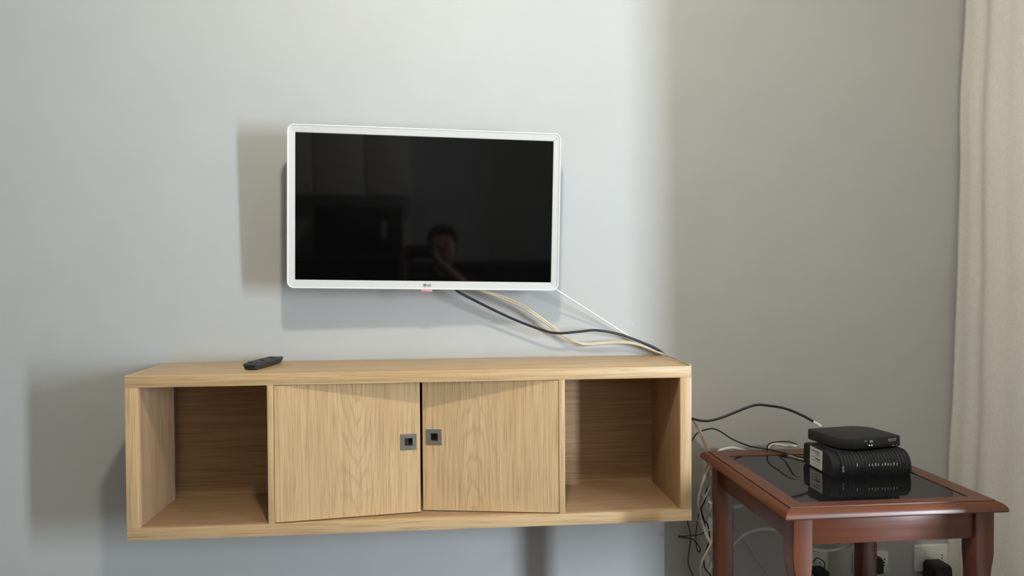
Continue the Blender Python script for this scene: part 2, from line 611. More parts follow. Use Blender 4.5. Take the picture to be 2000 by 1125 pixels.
add_loft(bm, [ring(OW - .008, hh - .008, .012, .020), ring(OW - .012, hh - .012, .012, .030),
              ring(OW - .05, hh - .05, .02, .042), ring(OW - .06, hh - .06, .02, .046)], True, True)
finish('back_housing', bm, M['tv_back'], tv, 30)
# logo: round emblem and the two letters
bm = bmesh.new()
add_cyl(bm, (0, 0, 0), (0, -.0003, 0), 0.0040, 0.0040, 24)
logo = finish('logo', bm, M['logo'], tv)
logo.location = (-0.0026, -.0023, -.2040)
logo.rotation_euler = (-0.1217, 0, 0)
bm = bmesh.new()
add_box(bm, (-.0006, -.0005, -.0016), (0, -.0003, .0014))
add_box(bm, (-.0006, -.0005, -.0018), (.0010, -.0003, -.0013))
add_cyl(bm, (-.0016, -.0005, .0011), (-.0016, -.0003, .0011), .0005, .0005, 10)
for k in range(18):
    a0, a1 = math.radians(100 + 14 * k), math.radians(100 + 14 * (k + 1))
    q = [(.0027 * math.cos(a0), -.00045, .0027 * math.sin(a0)), (.0027 * math.cos(a1), -.00045, .0027 * math.sin(a1)),
         (.0022 * math.cos(a1), -.00045, .0022 * math.sin(a1)), (.0022 * math.cos(a0), -.00045, .0022 * math.sin(a0))]
    bm.faces.new([bm.verts.new(p) for p in q])
finish('emblem', bm, M['logo_light'], logo)
t = text_mesh('lettering', 'LG', 0.0096, M['logo'], logo, 0.0001, 'LEFT', 0.00025)
t.location = (0.0052, -0.0004, -0.0032)
t.rotation_euler = (math.pi / 2, 0, 0)
bm = bmesh.new()
add_box(bm, (-.012, -.0045, -.2215), (.0175, .010, -.2155), .0015)
finish('sensor_strip', bm, M['pink'], tv, True)
bm = bmesh.new()                                    # wall mount behind the set
add_box(bm, (-.11, .046, -.11), (.11, .052, .11), .002)
add_box(bm, (-.02, .052, -.05), (.02, .096, .05), .002)
add_box(bm, (-.06, .094, -.08), (.06, .1045, .08), .001)
finish('wall_mount', bm, M['steel'], tv, True)

# ------------------------------------------------------------------ side table
TZ, LZ = CZ - .503, CZ - .525
table = thing('side_table', (0.967, -0.34, 0), 'reddish brown varnished side table with black glass top by the curtain', 'table')
OX, OY = 0.967, -0.34
OUT = [(.713, -.612), (1.222, -.610), (1.226, -.070), (.718, -.070)]
INN = [(.768, -.563), (1.162, -.563), (1.166, -.150), (.771, -.150)]


def corner(i, d):
    if d == 'in':
        return INN[i]
    sx = (1, -1, -1, 1)[i]
    sy = (1, 1, -1, -1)[i]
    return (OUT[i][0] + sx * d, OUT[i][1] + sy * d)


prof = [('in', LZ - .004), (.020, LZ - .004), (.012, LZ - .004), (.002, LZ - .001), (0.0, LZ + .002), (.0005, LZ + .006), (.003, LZ + .011),
        (.0075, LZ + .016), (.013, LZ + .0190), (.0160, LZ + .0198), (.0172, LZ + .0180), (.0186, LZ + .0180), (.0190, TZ), ('in', TZ)]
for i in range(4):
    j = (i + 1) % 4
    bm = bmesh.new()
    a, b = [], []
    for d, z in prof:
        ca, cb_ = corner(i, d), corner(j, d)
        a.append((ca[0] - OX, ca[1] - OY, z))
        b.append((cb_[0] - OX, cb_[1] - OY, z))
    add_loft(bm, [a, b])
    finish('top_rail', bm, M['table_x'] if i in (0, 2) else M['table_y'], table, 28)
bm = bmesh.new()
g = [(x - OX + (.0012 if x < 1 else -.0012), y - OY + (.0012 if y < -.4 else -.0012)) for x, y in INN]
add_loft(bm, [[(x, y, TZ - .007) for x, y in g], [(x, y, TZ - .0016) for x, y in g]])
tag(finish('glass_top', bm, M['black_gloss'], table), 'black glass inset')
LEG = 0.0455
LX, LY = (.742, 1.1620), (-.5850, -.1450)
ZA = LZ - .004
for lx in LX:
    for ly in LY:
        bm = bmesh.new()
        rings = []
        front, left = ly < -.4, lx < 1
        x0, x1, y0, y1 = lx - OX, lx + LEG - OX, ly - OY, ly + LEG - OY
        for z, k in ((ZA, 0), (CZ - .622, 0), (CZ - .632, .08), (CZ - .646, .35), (CZ - .660, .70), (CZ - .676, .95),
                     (CZ - .70, 1.0), (.12, .9), (.05, .5), (0.0, .4)):
            k = k if front else k * .15
            xa, xb = x0 + k * (.008 if left else .004), x1 - k * (.004 if left else .008)
            rings.append([(x + (xa + xb) / 2, y + (y0 + y1) / 2, z) for x, y in rrect((xb - xa) / 2, (y1 - y0) / 2, .003, 3)])
        add_loft(bm, rings)
        finish('leg', bm, M['table_z'], table, 30)
ab = CZ - .591
for lo, hi, mt in (((LX[0] + LEG - .002, -.579, ab), (LX[1] + .002, -.557, ZA), 'table_x'),
                   ((LX[0] + LEG - .002, -.125, ab), (LX[1] + .002, -.105, ZA), 'table_x'),
                   ((LX[0] + .008, LY[0] + LEG - .002, ab), (LX[0] + .028, LY[1] + .002, ZA), 'table_y'),
                   ((LX[1] + LEG - .028, LY[0] + LEG - .002, ab), (LX[1] + LEG - .008, LY[1] + .002, ZA), 'table_y')):
    box('apron', (lo[0] - OX, lo[1] - OY, lo[2]), (hi[0] - OX, hi[1] - OY, hi[2]), M[mt], table, .001)

# ------------------------------------------------------------------ modem (ribbed) on the table
GZ = TZ - .0016
md = thing('modem', (1.045, -.382, GZ), 'black ribbed modem with white side label lying on the glass table top', 'modem')
MW, MD_, MH = 0.2035, 0.150, 0.0575


def mprof(off=0.0):
    """front-rounded section (y, z), y=0 at the front foot"""
    p = [(.004 - off * .3, 0.0), (.0005 - off, .012), (0 - off, .022)]
    R_ = .034
    for k in range(1, 8):
        a = math.radians(180 - 90 * k / 7)
        p.append((R_ + (R_ + off) * math.cos(a), .0235 + (R_ + off) * math.sin(a)))
    p += [(.090, MH + off), (.136, MH - .001), (.147, MH - .006), (.150, .012), (.146, .004), (.135, 0)]
    return p


bm = bmesh.new()
mp = mprof()
add_loft(bm, [[(x, y, z) for y, z in mp] for x in (-MW / 2 + .0225, MW / 2)])
finish('casing', bm, M['black_plastic'], md, 25)
bm = bmesh.new()
add_loft(bm, [[(x, .075 + (y - .075) * s, .0288 + (z - .0288) * s) for y, z in mprof(-.0012)]
              for x, s in ((-MW / 2, .975), (-MW / 2 + .002, 1.0), (-MW / 2 + .022, 1.0))])
cap = finish('end_cap', bm, M['black_matt'], md, 25)
nr = 21
for k in range(nr):
    x = -MW / 2 + .0255 + k * (MW - .028) / (nr - 1)
    bm = bmesh.new()
    o_ = mprof(.0020)[:11]
    i_ = mprof(-.001)[:11]
    sec = [(y, z) for y, z in o_] + [(y, z) for y, z in reversed(i_)]
    n_ = len(o_)
    for xa, xb in ((x - .0023, x + .0023),):
        va = [bm.verts.new((xa, y, z)) for y, z in o_]
        vb = [bm.verts.new((xb, y, z)) for y, z in o_]
        wa = [bm.verts.new((xa - .0006, y, z)) for y, z in i_]
        wb = [bm.verts.new((xb + .0006, y, z)) for y, z in i_]
        for q in range(n_ - 1):
            bm.faces.new((va[q], va[q + 1], vb[q + 1], vb[q]))
            bm.faces.new((va[q], wa[q], wa[q + 1], va[q + 1]))
            bm.faces.new((vb[q], vb[q + 1], wb[q + 1], wb[q]))
    finish('rib', bm, M['rib'], md, 30)
# label on the left end
bm = bmesh.new()
LXm = -MW / 2 - .0002
add_loft(bm, [[(LXm + dx, y, z) for y, z in ((.050, .004), (.113, .004), (.111, .0545), (.048, .0535))] for dx in (0, -.0004)])
lab = tag(finish('label', bm, M['label'], cap), 'white paper label with rows of fine print')
bm = bmesh.new()
for z, y0, y1, h in ((.0445, .062, .100, .0024), (.0395, .062, .088, .0014), (.0365, .062, .078, .0012),
                     (.030, .084, .100, .0010), (.0255, .060, .084, .0046), (.0205, .060, .100, .0012), (.0125, .064, .090, .0010)):
    if h > .004:
        for q in range(12):
            ya = y0 + (y1 - y0) * q / 12
            add_box(bm, (LXm - .0007, ya, z), (LXm - .0004, ya + (.0009 if q % 3 else .0014), z + h))
    else:
        q = y0
        while q < y1:
            w_ = random.uniform(.0012, .0040)
            add_box(bm, (LXm - .0007, q, z), (LXm - .0004, min(q + w_, y1), z + h))
            q += w_ + .0008
tag(finish('fine_print', bm, M['ink'], cap), kind='stuff')
# small printed marks and lights on the ribbed front
for k, (x, mt) in enumerate([(-.0395, 'grey_print'), (-.0085, 'led_green'), (-.0005, 'grey_print'), (.0075, 'led_green'),
                             (.0150, 'grey_print'), (.0255, 'grey_print'), (.0330, 'led_green'), (.0410, 'grey_print'),
                             (.0480, 'led_red'), (.0560, 'grey_print'), (.0640, 'led_green')]):
    bm = bmesh.new()
    add_box(bm, (x - .0011, -.0027, .027), (x + .0011, -.0018, .0325 if k % 3 else .0345))
    finish('indicator_light', bm, M[mt], md)
t = text_mesh('lettering', 'arris', .0085, M['grey_print'], md, .0002, 'LEFT', .0001)
t.location = (-.0735, -.0024, .0135)
t.rotation_euler = (math.pi / 2, -math.pi / 2, 0)

# ------------------------------------------------------------------ set-top box lying on the modem
stb = thing('set_top_box', (1.050, -.288, GZ + MH + .002), 'small dark set top box with rounded corner stacked on the ribbed modem', 'set top box',
            rz=math.radians(9))
bm = bmesh.new()
rr_ = (.052, .006, .050, .006)


def sring(s, z, e=0.0):
    return [(x, y - .004 * max(0, 1 - (x / .09) ** 2) * (y < -.03), z) for x, y in rrect(.0875 - s, .0675 - s, [max(.002, r - s) for r in rr_], 8)]


add_loft(bm, [sring(.006, .0025), sring(.0015, .0045), sring(.0, .008), sring(.0, .0285), sring(.0012, .0308), sring(.004, .0318)])
finish('casing', bm, M['stb'], stb, 30)
for fx, fy in ((-.06, .05), (.07, -.05), (.045, .03), (-.03, -.04)):
    bm = bmesh.new()
    add_cyl(bm, (fx, fy, 0), (fx, fy, .004), .006, .006, 12)
    finish('foot', bm, M['rubber'], stb, True)
FY = -.0716


def fy(x):
    return -.0675 - .004 * max(0, 1 - (x / .09) ** 2) - .0003


bm = bmesh.new()
add_box(bm, (-.020, fy(-.01) - .0004, .0085), (.017, fy(-.01) + .002, .0175), .0005)
pn = finish('display_window', bm, M['black_gloss'], stb, True)
bm = bmesh.new()
add_box(bm, (.0162, fy(.012) - .0009, .0083), (.0170, fy(.012), .0178))
add_box(bm, (-.020, fy(.0) - .0009, .0175), (.017, fy(0), .0179))
finish('window_edge', bm, M['logo'], pn)
for x, mt in ((-.0105, 'led_white'), (-.0035, 'led_blue')):
    bm = bmesh.new()
    bmesh.ops.create_icosphere(bm, subdivisions=2, radius=.0015, matrix=Matrix.Translation((x, fy(x) - .0004, .0128)))
    finish('indicator_light', bm, M[mt], pn, 'all')
bm = bmesh.new()
add_box(bm, (-.0085, fy(-.006) - .0003, .0200), (-.0045, fy(-.006) + .001, .0250))
add_box(bm, (-.0038, fy(-.003) - .0003, .0200), (-.0008, fy(-.003) + .001, .0250))
finish('hd_mark', bm, M['grey_print'], stb)
bm = bmesh.new()
add_box(bm, (-.0245, fy(-.02) - .0003, .0235), (-.0165, fy(-.02) + .001, .0248))
add_box(bm, (.0590, fy(.062) - .0006, .0075), (.0660, fy(.062) + .001, .0085))
add_box(bm, (.0720, fy(.075) - .0008, .0075), (.0750, fy(.075) + .001, .0085))
tag(finish('small_print', bm, M['grey_print'], stb), kind='stuff')
# the box's logo: N, three wide bars, T
bm = bmesh.new()
yb = fy(.062) - .0008


def bar(pts, w=.0011):
    for (x0, z0), (x1, z1) in zip(pts[:-1], pts[1:]):
        d = Vector((x1 - x0, 0, z1 - z0)).normalized()
        nrm = Vector((-d.z, 0, d.x)) * w / 2
        q = [Vector((x0, yb, z0)) + nrm, Vector((x0, yb, z0)) - nrm, Vector((x1, yb, z1)) - nrm, Vector((x1, yb, z1)) + nrm]
        bm.faces.new([bm.verts.new(p) for p in q])


ox, oz, hN = .0475, .0190, .0072
bar([(ox, oz), (ox + .0006, oz + hN), (ox + .0052, oz), (ox + .0058, oz + hN)], .0013)
for k in range(3):
    bar([(ox + .0080, oz + k * (hN - .001) / 2 + .0005), (ox + .0165 + k * .0002, oz + k * (hN - .001) / 2 + .0005)], .0011)
bar([(ox + .0160, oz + hN - .0005), (ox + .0235, oz + hN - .0005)], .0012)
bar([(ox + .0198, oz), (ox + .0200, oz + hN)], .0014)
finish('logo', bm, M['grey_print'], stb)
for x in (.060, .0735):
    bm = bmesh.new()
    add_box(bm, (x - .0045, fy(x) - .0006, .0100), (x + .0045, fy(x) + .002, .0145), .0006)
    finish('button', bm, M['black_plastic'], stb, True)

# ------------------------------------------------------------------ remote control on the cabinet
rm = thing('remote_control', (-.480, -.122, ZT), 'black television remote lying slantwise on the oak cabinet top', 'remote control', rz=math.radians(-11))
bm = bmesh.new()
rings = []
for y, w, z0, z1 in ((-.082, .0185, .0095, .0135), (-.080, .0195, .0045, .0160), (-.074, .0200, .0012, .0172), (-.03, .0200, .0010, .0175),
                     (.03, .0195, .0012, .0178), (.072, .0190, .0020, .0182), (.081, .0180, .0050, .0175), (.083, .0165, .0080, .0150)):
    zm = z0 + (z1 - z0) * .72
    rings.append([(-w * .72, y, z0), (w * .72, y, z0), (w, y, zm), (w - .0012, y, z1 - .0006), (w - .003, y, z1), (-w + .003, y, z1), (-w + .0012, y, z1 - .0006), (-w, y, zm)])
add_loft(bm, rings)
finish('casing', bm, M['rubber'], rm, 40)
bm = bmesh.new()
add_box(bm, (-.0135, -.0822, .0065), (.0135, -.0795, .0135), .001)
finish('infrared_window', bm, M['black_gloss'], rm, True)
for r_ in range(9):
    for c_ in range(3):
        y = -.058 + r_ * .0145
        x = (c_ - 1) * .0115
        bm = bmesh.new()
        add_box(bm, (x - .0042, y - .0042, .0165), (x + .0042, y + .0042, .0192), .0010)
        finish('button', bm, M['button'] if (r_ + c_) % 4 else M['black_matt'], rm, True)

# ------------------------------------------------------------------ cables
def cable(paths, r, mat, label, name='cable', cat='cable', group=None):
    bm = bmesh.new()
    for p in paths:
        add_tube(bm, p, r)
    return tag(finish(name, bm, mat, None, 'all'), label, cat, group)


def recenter(o):
    """put the object's origin at the middle of its mesh"""
    me = o.data
    c = sum((v.co for v in me.vertices), Vector()) / len(me.vertices)
    for v in me.vertices:
        v.co -= c
    o.location = c
    return o


c1 = cable([[(.020, -.072, 1.022), (0.030, -0.07, 1.006), (0.082, -0.06, 0.977), (0.183, -0.05, 0.927), (0.27, -0.05, 0.893), (0.314, -0.05, 0.884),
             (0.373, -0.045, 0.887), (0.426, -0.04, 0.890), (0.495, -0.03, 0.877), (0.558, -0.022, 0.854), (0.605, -0.016, 0.833),
             (0.634, -0.014, 0.810), (.641, -.016, .77), (.645, -.03, .70), (.660, -.06, .652), (0.694, -0.08, 0.638), (0.731, -0.09, 0.633),
             (0.772, -0.10, 0.644), (0.853, -0.12, 0.679), (0.893, -0.13, 0.680), (0.940, -0.14, 0.672), (0.982, -0.16, 0.654), (1.004, -0.175, 0.640)]],
           .0036, M['cable_black'], 'thick black coaxial cable from the television down to the set top box')
bm = bmesh.new()
add_cyl(bm, (1.0025, -.174, .641), (1.018, -.187, .630), .0042, .0042, 12)
finish('plug', bm, M['cable_white'], c1, True)
c2 = cable([[(.082, -.062, 1.022), (0.094, -0.06, 1.007), (0.147, -0.05, 0.988), (0.213, -0.04, 0.958), (0.272, -0.035, 0.918), (0.324, -0.03, 0.880),
             (0.359, -0.025, 0.859), (0.393, -0.02, 0.851), (0.445, -0.02, 0.853), (0.505, -0.02, 0.855), (0.550, -0.02, 0.848),
             (0.598, -0.014, 0.829), (0.632, -0.010, 0.813), (.640, -.012, .78), (.646, -.02, .70), (.668, -.05, .655), (0.701, -0.06, 0.628), (0.714, -0.06, 0.601),
             (0.733, -0.055, 0.568), (0.746, -0.045, 0.535), (.750, -.04, .50), (0.735, -0.045, 0.448), (.724, -.05, .40), (.722, -.05, .37)],
            [(.092, -.062, 1.022), (0.104, -0.06, 1.007), (0.162, -0.05, 0.988), (0.223, -0.04, 0.958), (0.284, -0.035, 0.915), (0.331, -0.03, 0.879),
             (0.368, -0.025, 0.857), (0.400, -0.02, 0.8475), (0.445, -0.024, 0.850), (0.505, -0.025, 0.852), (.552, -.026, .845), (.600, -.021, .826), (.634, -.017, .810), (.643, -.02, .77), (.650, -.03, .70), (.676, -.055, .652), (.706, -.066, .626), (.722, -.064, .598), (.740, -.060, .566), (.752, -.052, .535), (.756, -.045, .50), (.750, -.045, .46)]],
           .0030, M['cable_cream'], 'cream twin cable drooping from the television over the cabinet corner')
c3 = cable([[(.298, -.072, 1.022), (0.305, -0.07, 1.009), (0.373, -0.05, 0.966), (0.450, -0.03, 0.918), (0.505, -0.02, 0.883), (0.537, -0.016, 0.864),
             (0.575, -0.012, 0.845), (0.620, -0.010, 0.819), (.632, -.012, .8165)]],
           .0022, M['cable_white'], 'thin white cable running straight from the lower right television corner')
c4 = cable([[(.632, -.014, .8145), (.634, -.03, .8135), (0.6325, -0.11, 0.8150), (.628, -.18, .8148), (0.6245, -0.245, 0.8148), (.629, -.252, .812), (.631, -.24, .800), (.634, -.15, .72), (.66, -.08, .66), (.692, -.062, .634)]],
           .0022, M['cable_beige'], 'thin beige cable lying along the right top edge of the cabinet')
c5 = cable([[(.690, -.058, .556), (0.701, -0.06, 0.576), (0.719, -0.06, 0.595), (0.757, -0.06, 0.604), (0.783, -0.065, 0.595), (0.813, -0.075, 0.575),
             (0.861, -0.085, 0.556), (0.900, -0.10, 0.5512), (.93, -.15, .5505), (.955, -.20, .5505), (.975, -.222, .553)]],
           .0021, M['cable_black'], 'thin black cable from behind the cabinet side onto the table top')
c6 = cable([[(.897, -.118, .5505), (.893, -.125, .564), (0.897, -0.135, 0.575), (0.909, -0.16, 0.585), (0.919, -0.20, 0.594), (0.930, -0.228, 0.592)]],
           .0017, M['cable_black'], 'short black lead arching into the back of the modem')
c7 = cable([[(.740, -.062, .505), (0.769, -0.060, 0.533), (0.795, -0.060, 0.544), (0.825, -0.060, 0.546), (0.86, -0.060, 0.535), (.89, -.062, .510)]],
           .0042, M['cable_white'], 'thick white cable arching just above the back left table edge')
c8 = cable([[(.900, -.058, .505), (0.920, -0.0585, 0.535), (0.932, -0.074, 0.5565), (0.938, -0.10, 0.5625), (0.936, -0.15, 0.570), (0.926, -0.21, 0.585), (.930, -.228, .588)]],
           .0038, M['cable_white'], 'white network cable rising over the table edge to the modem')
c9 = cable([[(.93, -.135, .5490), (.945, -.20, .5490), (.958, -.225, .5500), (.966, -.228, .552)]], .0016, M['cable_beige'],
           'short brownish lead on the glass beside the modem')
c10 = cable([[(.775, -.048, .50), (0.756, -0.05, 0.489), (0.735, -0.05, 0.452), (0.723, -0.05, 0.406), (0.722, -0.05, 0.376), (.728, -.05, .34), (.742, -.05, .30), (.760, -.05, .262), (.772, -.05, .23)]],
            .0044, M['cable_white'], 'outer thick white cable loop left of the back table leg')
c11 = cable([[(.785, -.038, .466), (0.763, -0.038, 0.461), (0.744, -0.038, 0.441), (0.736, -0.038, 0.418), (0.744, -0.038, 0.396), (0.765, -0.038, 0.38),
              (.80, -.034, .368), (0.830, -0.03, 0.365), (0.853, -0.03, 0.367), (0.876, -0.03, 0.376), (.90, -.03, .392)]],
            .0040, M['cable_white'], 'small inner white cable loop passing behind the back table leg')
c12 = cable([[(.785, -.055, .46), (0.763, -0.058, 0.446), (0.745, -0.058, 0.420), (0.725, -0.058, 0.383), (0.713, -0.056, 0.358), (0.722, -0.054, 0.331),
              (0.745, -0.05, 0.312), (0.770, -0.05, 0.296), (.80, -.05, .28)]],
            .0024, M['cable_beige'], 'beige cable crossing the white loops beside the table leg')
c13 = cable([[(.785, -.066, .305), (0.762, -0.066, 0.286), (0.741, -0.066, 0.252), (0.724, -0.066, 0.216), (0.723, -0.066, 0.179), (.735, -.066, .13), (.75, -.066, .06), (.75, -.06, .01)]],
            .0036, M['cable_cream'], 'cream cable curving down at the foot of the back table leg')
c14 = cable([[(.748, -.045, .430), (.742, -.045, .395), (0.730, -0.045, 0.365), (0.738, -0.045, 0.336), (0.750, -0.045, 0.321), (0.756, -0.045, 0.283), (0.751, -0.045, 0.261),
              (0.739, -0.045, 0.224), (0.742, -0.045, 0.194), (0.759, -0.045, 0.171), (.78, -.045, .12), (.79, -.04, .01)]],
            .0021, M['cable_black'], 'black cord wandering down among the white cables')
c15 = cable([[(.742, -.048, .40), (.730, -.05, .368), (0.738, -0.05, 0.335), (0.736, -0.05, 0.300), (0.695, -0.05, 0.293), (0.665, -0.05, 0.292),
              (.672, -.052, .289), (0.700, -0.05, 0.284), (0.715, -0.05, 0.271), (0.726, -0.05, 0.253), (0.722, -0.05, 0.244), (0.715, -0.05, 0.258),
              (.713, -.05, .292), (0.716, -0.052, 0.328), (0.722, -0.052, 0.358), (.735, -.05, .39)]],
            .0015, M['cable_black'], 'thin black cord bundled with a twist tie below the cabinet corner')
bm = bmesh.new()
add_cyl(bm, (.661, -.050, .2915), (.679, -.0505, .2905), .0036, .0030, 10)
finish('twist_tie', bm, M['black_matt'], c15, True)
c16 = cable([[(.690, -.035, .420), (.692, -.03, .36), (0.695, -0.03, 0.328), (0.703, -0.03, 0.292), (0.703, -0.03, 0.265), (0.697, -0.03, 0.205), (0.711, -0.03, 0.167), (.73, -.03, .10), (.74, -.03, .01)]],
            .0016, M['cable_black'], 'thin black cord hanging from under the cabinet right end')
c17 = cable([[(.792, -.075, .22), (0.802, -0.08, 0.257), (0.817, -0.08, 0.279), (0.847, -0.08, 0.303), (0.893, -0.08, 0.316), (0.931, -0.08, 0.313), (0.969, -0.08, 0.298),
              (1.010, -0.08, 0.270), (1.054, -0.08, 0.250), (1.1, -0.08, 0.245), (1.139, -0.08, 0.251), (1.17, -0.08, 0.265), (1.20, -.08, .30)]],
            .0044, M['cable_white'], 'long white cable waving beneath the table apron')
c18 = cable([[(.795, -.015, .39), (0.82, -0.013, 0.346), (0.865, -0.012, 0.282), (0.907, -0.012, 0.212), (0.951, -0.012, 0.149), (1.0, -.012, .08), (1.03, -.012, .01)]],
            .0018, M['cable_grey'], 'thin grey wire slanting down the wall under the table')
for o in (c1, c15):
    ch = [k for k in bpy.data.objects if k.parent == o]
    recenter(o)
    for k in ch:
        k.location = -o.location
for o in (c2, c3, c4, c5, c6, c7, c8, c9, c10, c11, c12, c13, c14, c16, c17, c18):
    recenter(o)

# ------------------------------------------------------------------ wall outlets and plugs
def outlet(x0, x1, z0, z1, label, mods):
    o = thing('wall_outlet', ((x0 + x1) / 2, 0, z0), label, 'outlet')
    w, h = (x1 - x0) / 2, z1 - z0
    bm = bmesh.new()
    add_loft(bm, [[(x, y, z + h / 2) for x, z in rrect(w - s, h / 2 - s, .006, 4)] for s, y in ((0, -.0003), (0, -.005), (.0015, -.0075), (.004, -.0085))])
    finish('cover_plate', bm, M['plate'], o, 30)
    for mx in mods:
        bm = bmesh.new()
        add_box(bm, (mx - .011, -.0105, h / 2 - .021), (mx + .011, -.0080, h / 2 + .021), .001)
        q = finish('socket', bm, M['plate'], o, True)
        if mx < -.0315:
            continue                               # blank module
        bm = bmesh.new()
        for dz in (-.0095, 0, .0095):
            add_cyl(bm, (mx, -.0107, h / 2 + dz), (mx, -.0104, h / 2 + dz), .0024, .0024, 10)
        finish('pin_hole', bm, M['ink'], q)
    return o


outlet(1.022, 1.136, .131, .2115, 'white wall outlet behind the front left table leg, leftmost', (-.03, .03))
outlet(1.216, 1.328, .142, .2065, 'white wall outlet beside the back right table leg, middle one', (.012, .040))
outlet(1.410, 1.522, .139, .2200, 'white wall outlet partly behind the curtain edge, with black adapter', (-.032, .03))


def block(name, c, s, mat, label, bev=.006, taper=.85):
    o = thing(name, (c[0], c[1], c[2] - s[2] / 2), label, 'adapter')
    bm = bmesh.new()
    pr = rrect(s[0] / 2, s[2] / 2, bev, 4)
    add_loft(bm, [[(x * k, y, z * k + s[2] / 2) for x, z in pr] for y, k in
                  ((s[1] / 2, .92), (s[1] / 2 - .004, 1.0), (-s[1] / 2 + .012, 1.0), (-s[1] / 2 + .003, (1 + taper) / 2), (-s[1] / 2, taper))])
    finish('casing', bm, mat, o, 30)
    return o


a = block('power_adapter', (1.462, -.040, .140), (.058, .056, .080), M['black_matt'], 'bulky black power adapter plugged in next to the curtain', .012, .88)
bm = bmesh.new()
add_box(bm, (-.022, .027, .035), (.022, .0305, .05))
finish('pin_plate', bm, M['black_matt'], a)
block('power_plug', (1.278, -.024, .172), (.034, .028, .050), M['black_matt'], 'black plug in the middle outlet beside the back table leg', .008)
pa = block('power_adapter', (1.088, -.041, .120), (.052, .062, .085), M['cream'], 'cream adapter plugged low behind the front left table leg', .008)
pb = block('power_plug', (1.086, -.045, .1700), (.046, .052, .0145), M['black_matt'], 'flat black plug sitting on the cream adapter', .005)
cable([[(1.062, -.040, .176), (1.060, -0.042, 0.186), (1.070, -0.05, 0.206), (1.077, -.05, .213), (1.0835, -0.05, 0.211), (1.099, -0.05, 0.201), (1.102, -.05, .19), (1.101, -0.048, 0.176)]],
      .0016, M['cable_black'], 'looped black lead on the leftmost outlet', 'cable')
recenter(bpy.context.scene.collection.objects[-1])

# ------------------------------------------------------------------ curtain
bm = bmesh.new()
ny, nz = 150, 120
ZT_C, ZB_C = 2.28, 0.03
Y_END = -1.265
grid = []
for i in range(ny + 1):
    u = i / ny
    col = []
    for k in range(nz + 1):
        w = k / nz
        z = ZB_C + (ZT_C - ZB_C) * w
        ystart = -.0095 + .003 * math.sin(z * 5.0) + .0015 * math.sin(z * 17)
        y = ystart + (Y_END - ystart) * u
        d = ystart - y                                 # distance along the cloth from its free edge
        amp = .003 + .012 * min(1, d / .22)
        x = 1.513 + .050 * max(0.0, min(1.0, (z - .25) / 1.7)) * max(0, 1 - d / .9) + .085 * (1 - math.exp(-(d / .28) ** 2)) + amp * math.sin(d * 2 * math.pi / .235 + .55 * math.sin(z * 1.3) + .4) \
            + .005 * math.sin(d * 2 * math.pi / .083 + 1.1 * z) * min(1, d / .08) \
            + .003 * math.sin(z * 9 + d * 14) * math.sin(z * 2.3 + 1)
        x += -.004 * math.exp(-((d - .155) / .004) ** 2)          # stitched hem ridge
        cz_ = z - (.98 + 1.1 * (d - .15))
        x += -.006 * math.exp(-(cz_ / .012) ** 2) * math.exp(-((d - .21) / .05) ** 2)   # soft crease
        col.append(bm.verts.new((x, y, z)))
    grid.append(col)
for i in range(ny):
    for k in range(nz):
        bm.faces.new((grid[i][k], grid[i + 1][k], grid[i + 1][k + 1], grid[i][k + 1]))
cur = finish('curtain', bm, None, None, 'all')
cur.data.materials.append(M['linen'])
md_ = cur.modifiers.new('thickness', 'SOLIDIFY')
md_.thickness = .0018
tag(recenter(cur), 'long beige linen curtain hanging at the right edge of the wall', 'curtain')
rod = thing('curtain_rod', (1.595, -1.3, 2.30), 'grey steel curtain rod above the linen curtain', 'curtain rod')
bm = bmesh.new()
add_cyl(bm, (0, 1.295, 0), (0, -1.30, 0), .011, .011, 16)
finish('pole', bm, M['steel'], rod, True)
for y in (1.2, -1.25):
    bm = bmesh.new()
    add_box(bm, (0, y - .01, -.008), (XR - 1.595, y + .01, .008), .002)
    finish('bracket', bm, M['steel'], rod, True)

# ------------------------------------------------------------------ the side of the room behind the camera (seen mirrored in the screen)
for k, (xa, xb) in enumerate(((-1.70, -1.18), (-1.175, -.675), (-.670, -.330), (-.325, -.015))):
    o = thing('kitchen_wall_unit', ((xa + xb) / 2, YB, 1.38),
              ['white kitchen wall unit farthest from the sofa, over the counter', 'white kitchen wall unit left of the microwave',
               'white kitchen wall unit over the left half of the microwave', 'white kitchen wall unit over the right half of the microwave'][k],
              'cabinet', 'white kitchen wall units')
    w = (xb - xa) / 2
    box('body', (-w, 0, 0), (w, .31, .80), M['white_lacquer'], o, .001)
    d_ = box('door', (-w + .002, .3105, .002), (w - .002, .330, .798), M['white_lacquer'], o, .002)
    box('knob', (w - .045, .330, .045), (w - .025, .345, .065), M['steel'], d_, .003)
o = thing('kitchen_base_unit', (-.86, YB + .005, 0), 'dark kitchen base unit under the stone worktop', 'cabinet')
box('body', (-.84, 0, .08), (.84, .56, .94), M['sofa'], o, .001)
box('plinth', (-.84, 0, 0), (.84, .50, .08), M['black_matt'], o, .001)
for k in range(3):
    box('door', (-.838 + k * .56, .5605, .085), (-.282 + k * .56, .58, .935), M['sofa'], o, .002)
tag(box('worktop', (-.85, 0, 0), (.85, .60, .035), M['dark_stone'], None, .003), 'dark stone kitchen worktop carrying the microwave', 'worktop').location = (-.86, YB, .9405)
o = thing('microwave', (-.37, YB + .09, .976), 'black microwave oven on the kitchen worktop', 'microwave')
box('body', (-.29, 0, .012), (.29, .36, .325), M['black_matt'], o, .004)
box('door', (-.288, .3605, .015), (.13, .375, .322), M['black_gloss'], o, .003)
q = box('control_panel', (.134, .3605, .015), (.288, .372, .322), M['black_plastic'], o, .003)
box('display', (.15, .3722, .11), (.18, .3735, .23), M['logo_light'], q, .0005)
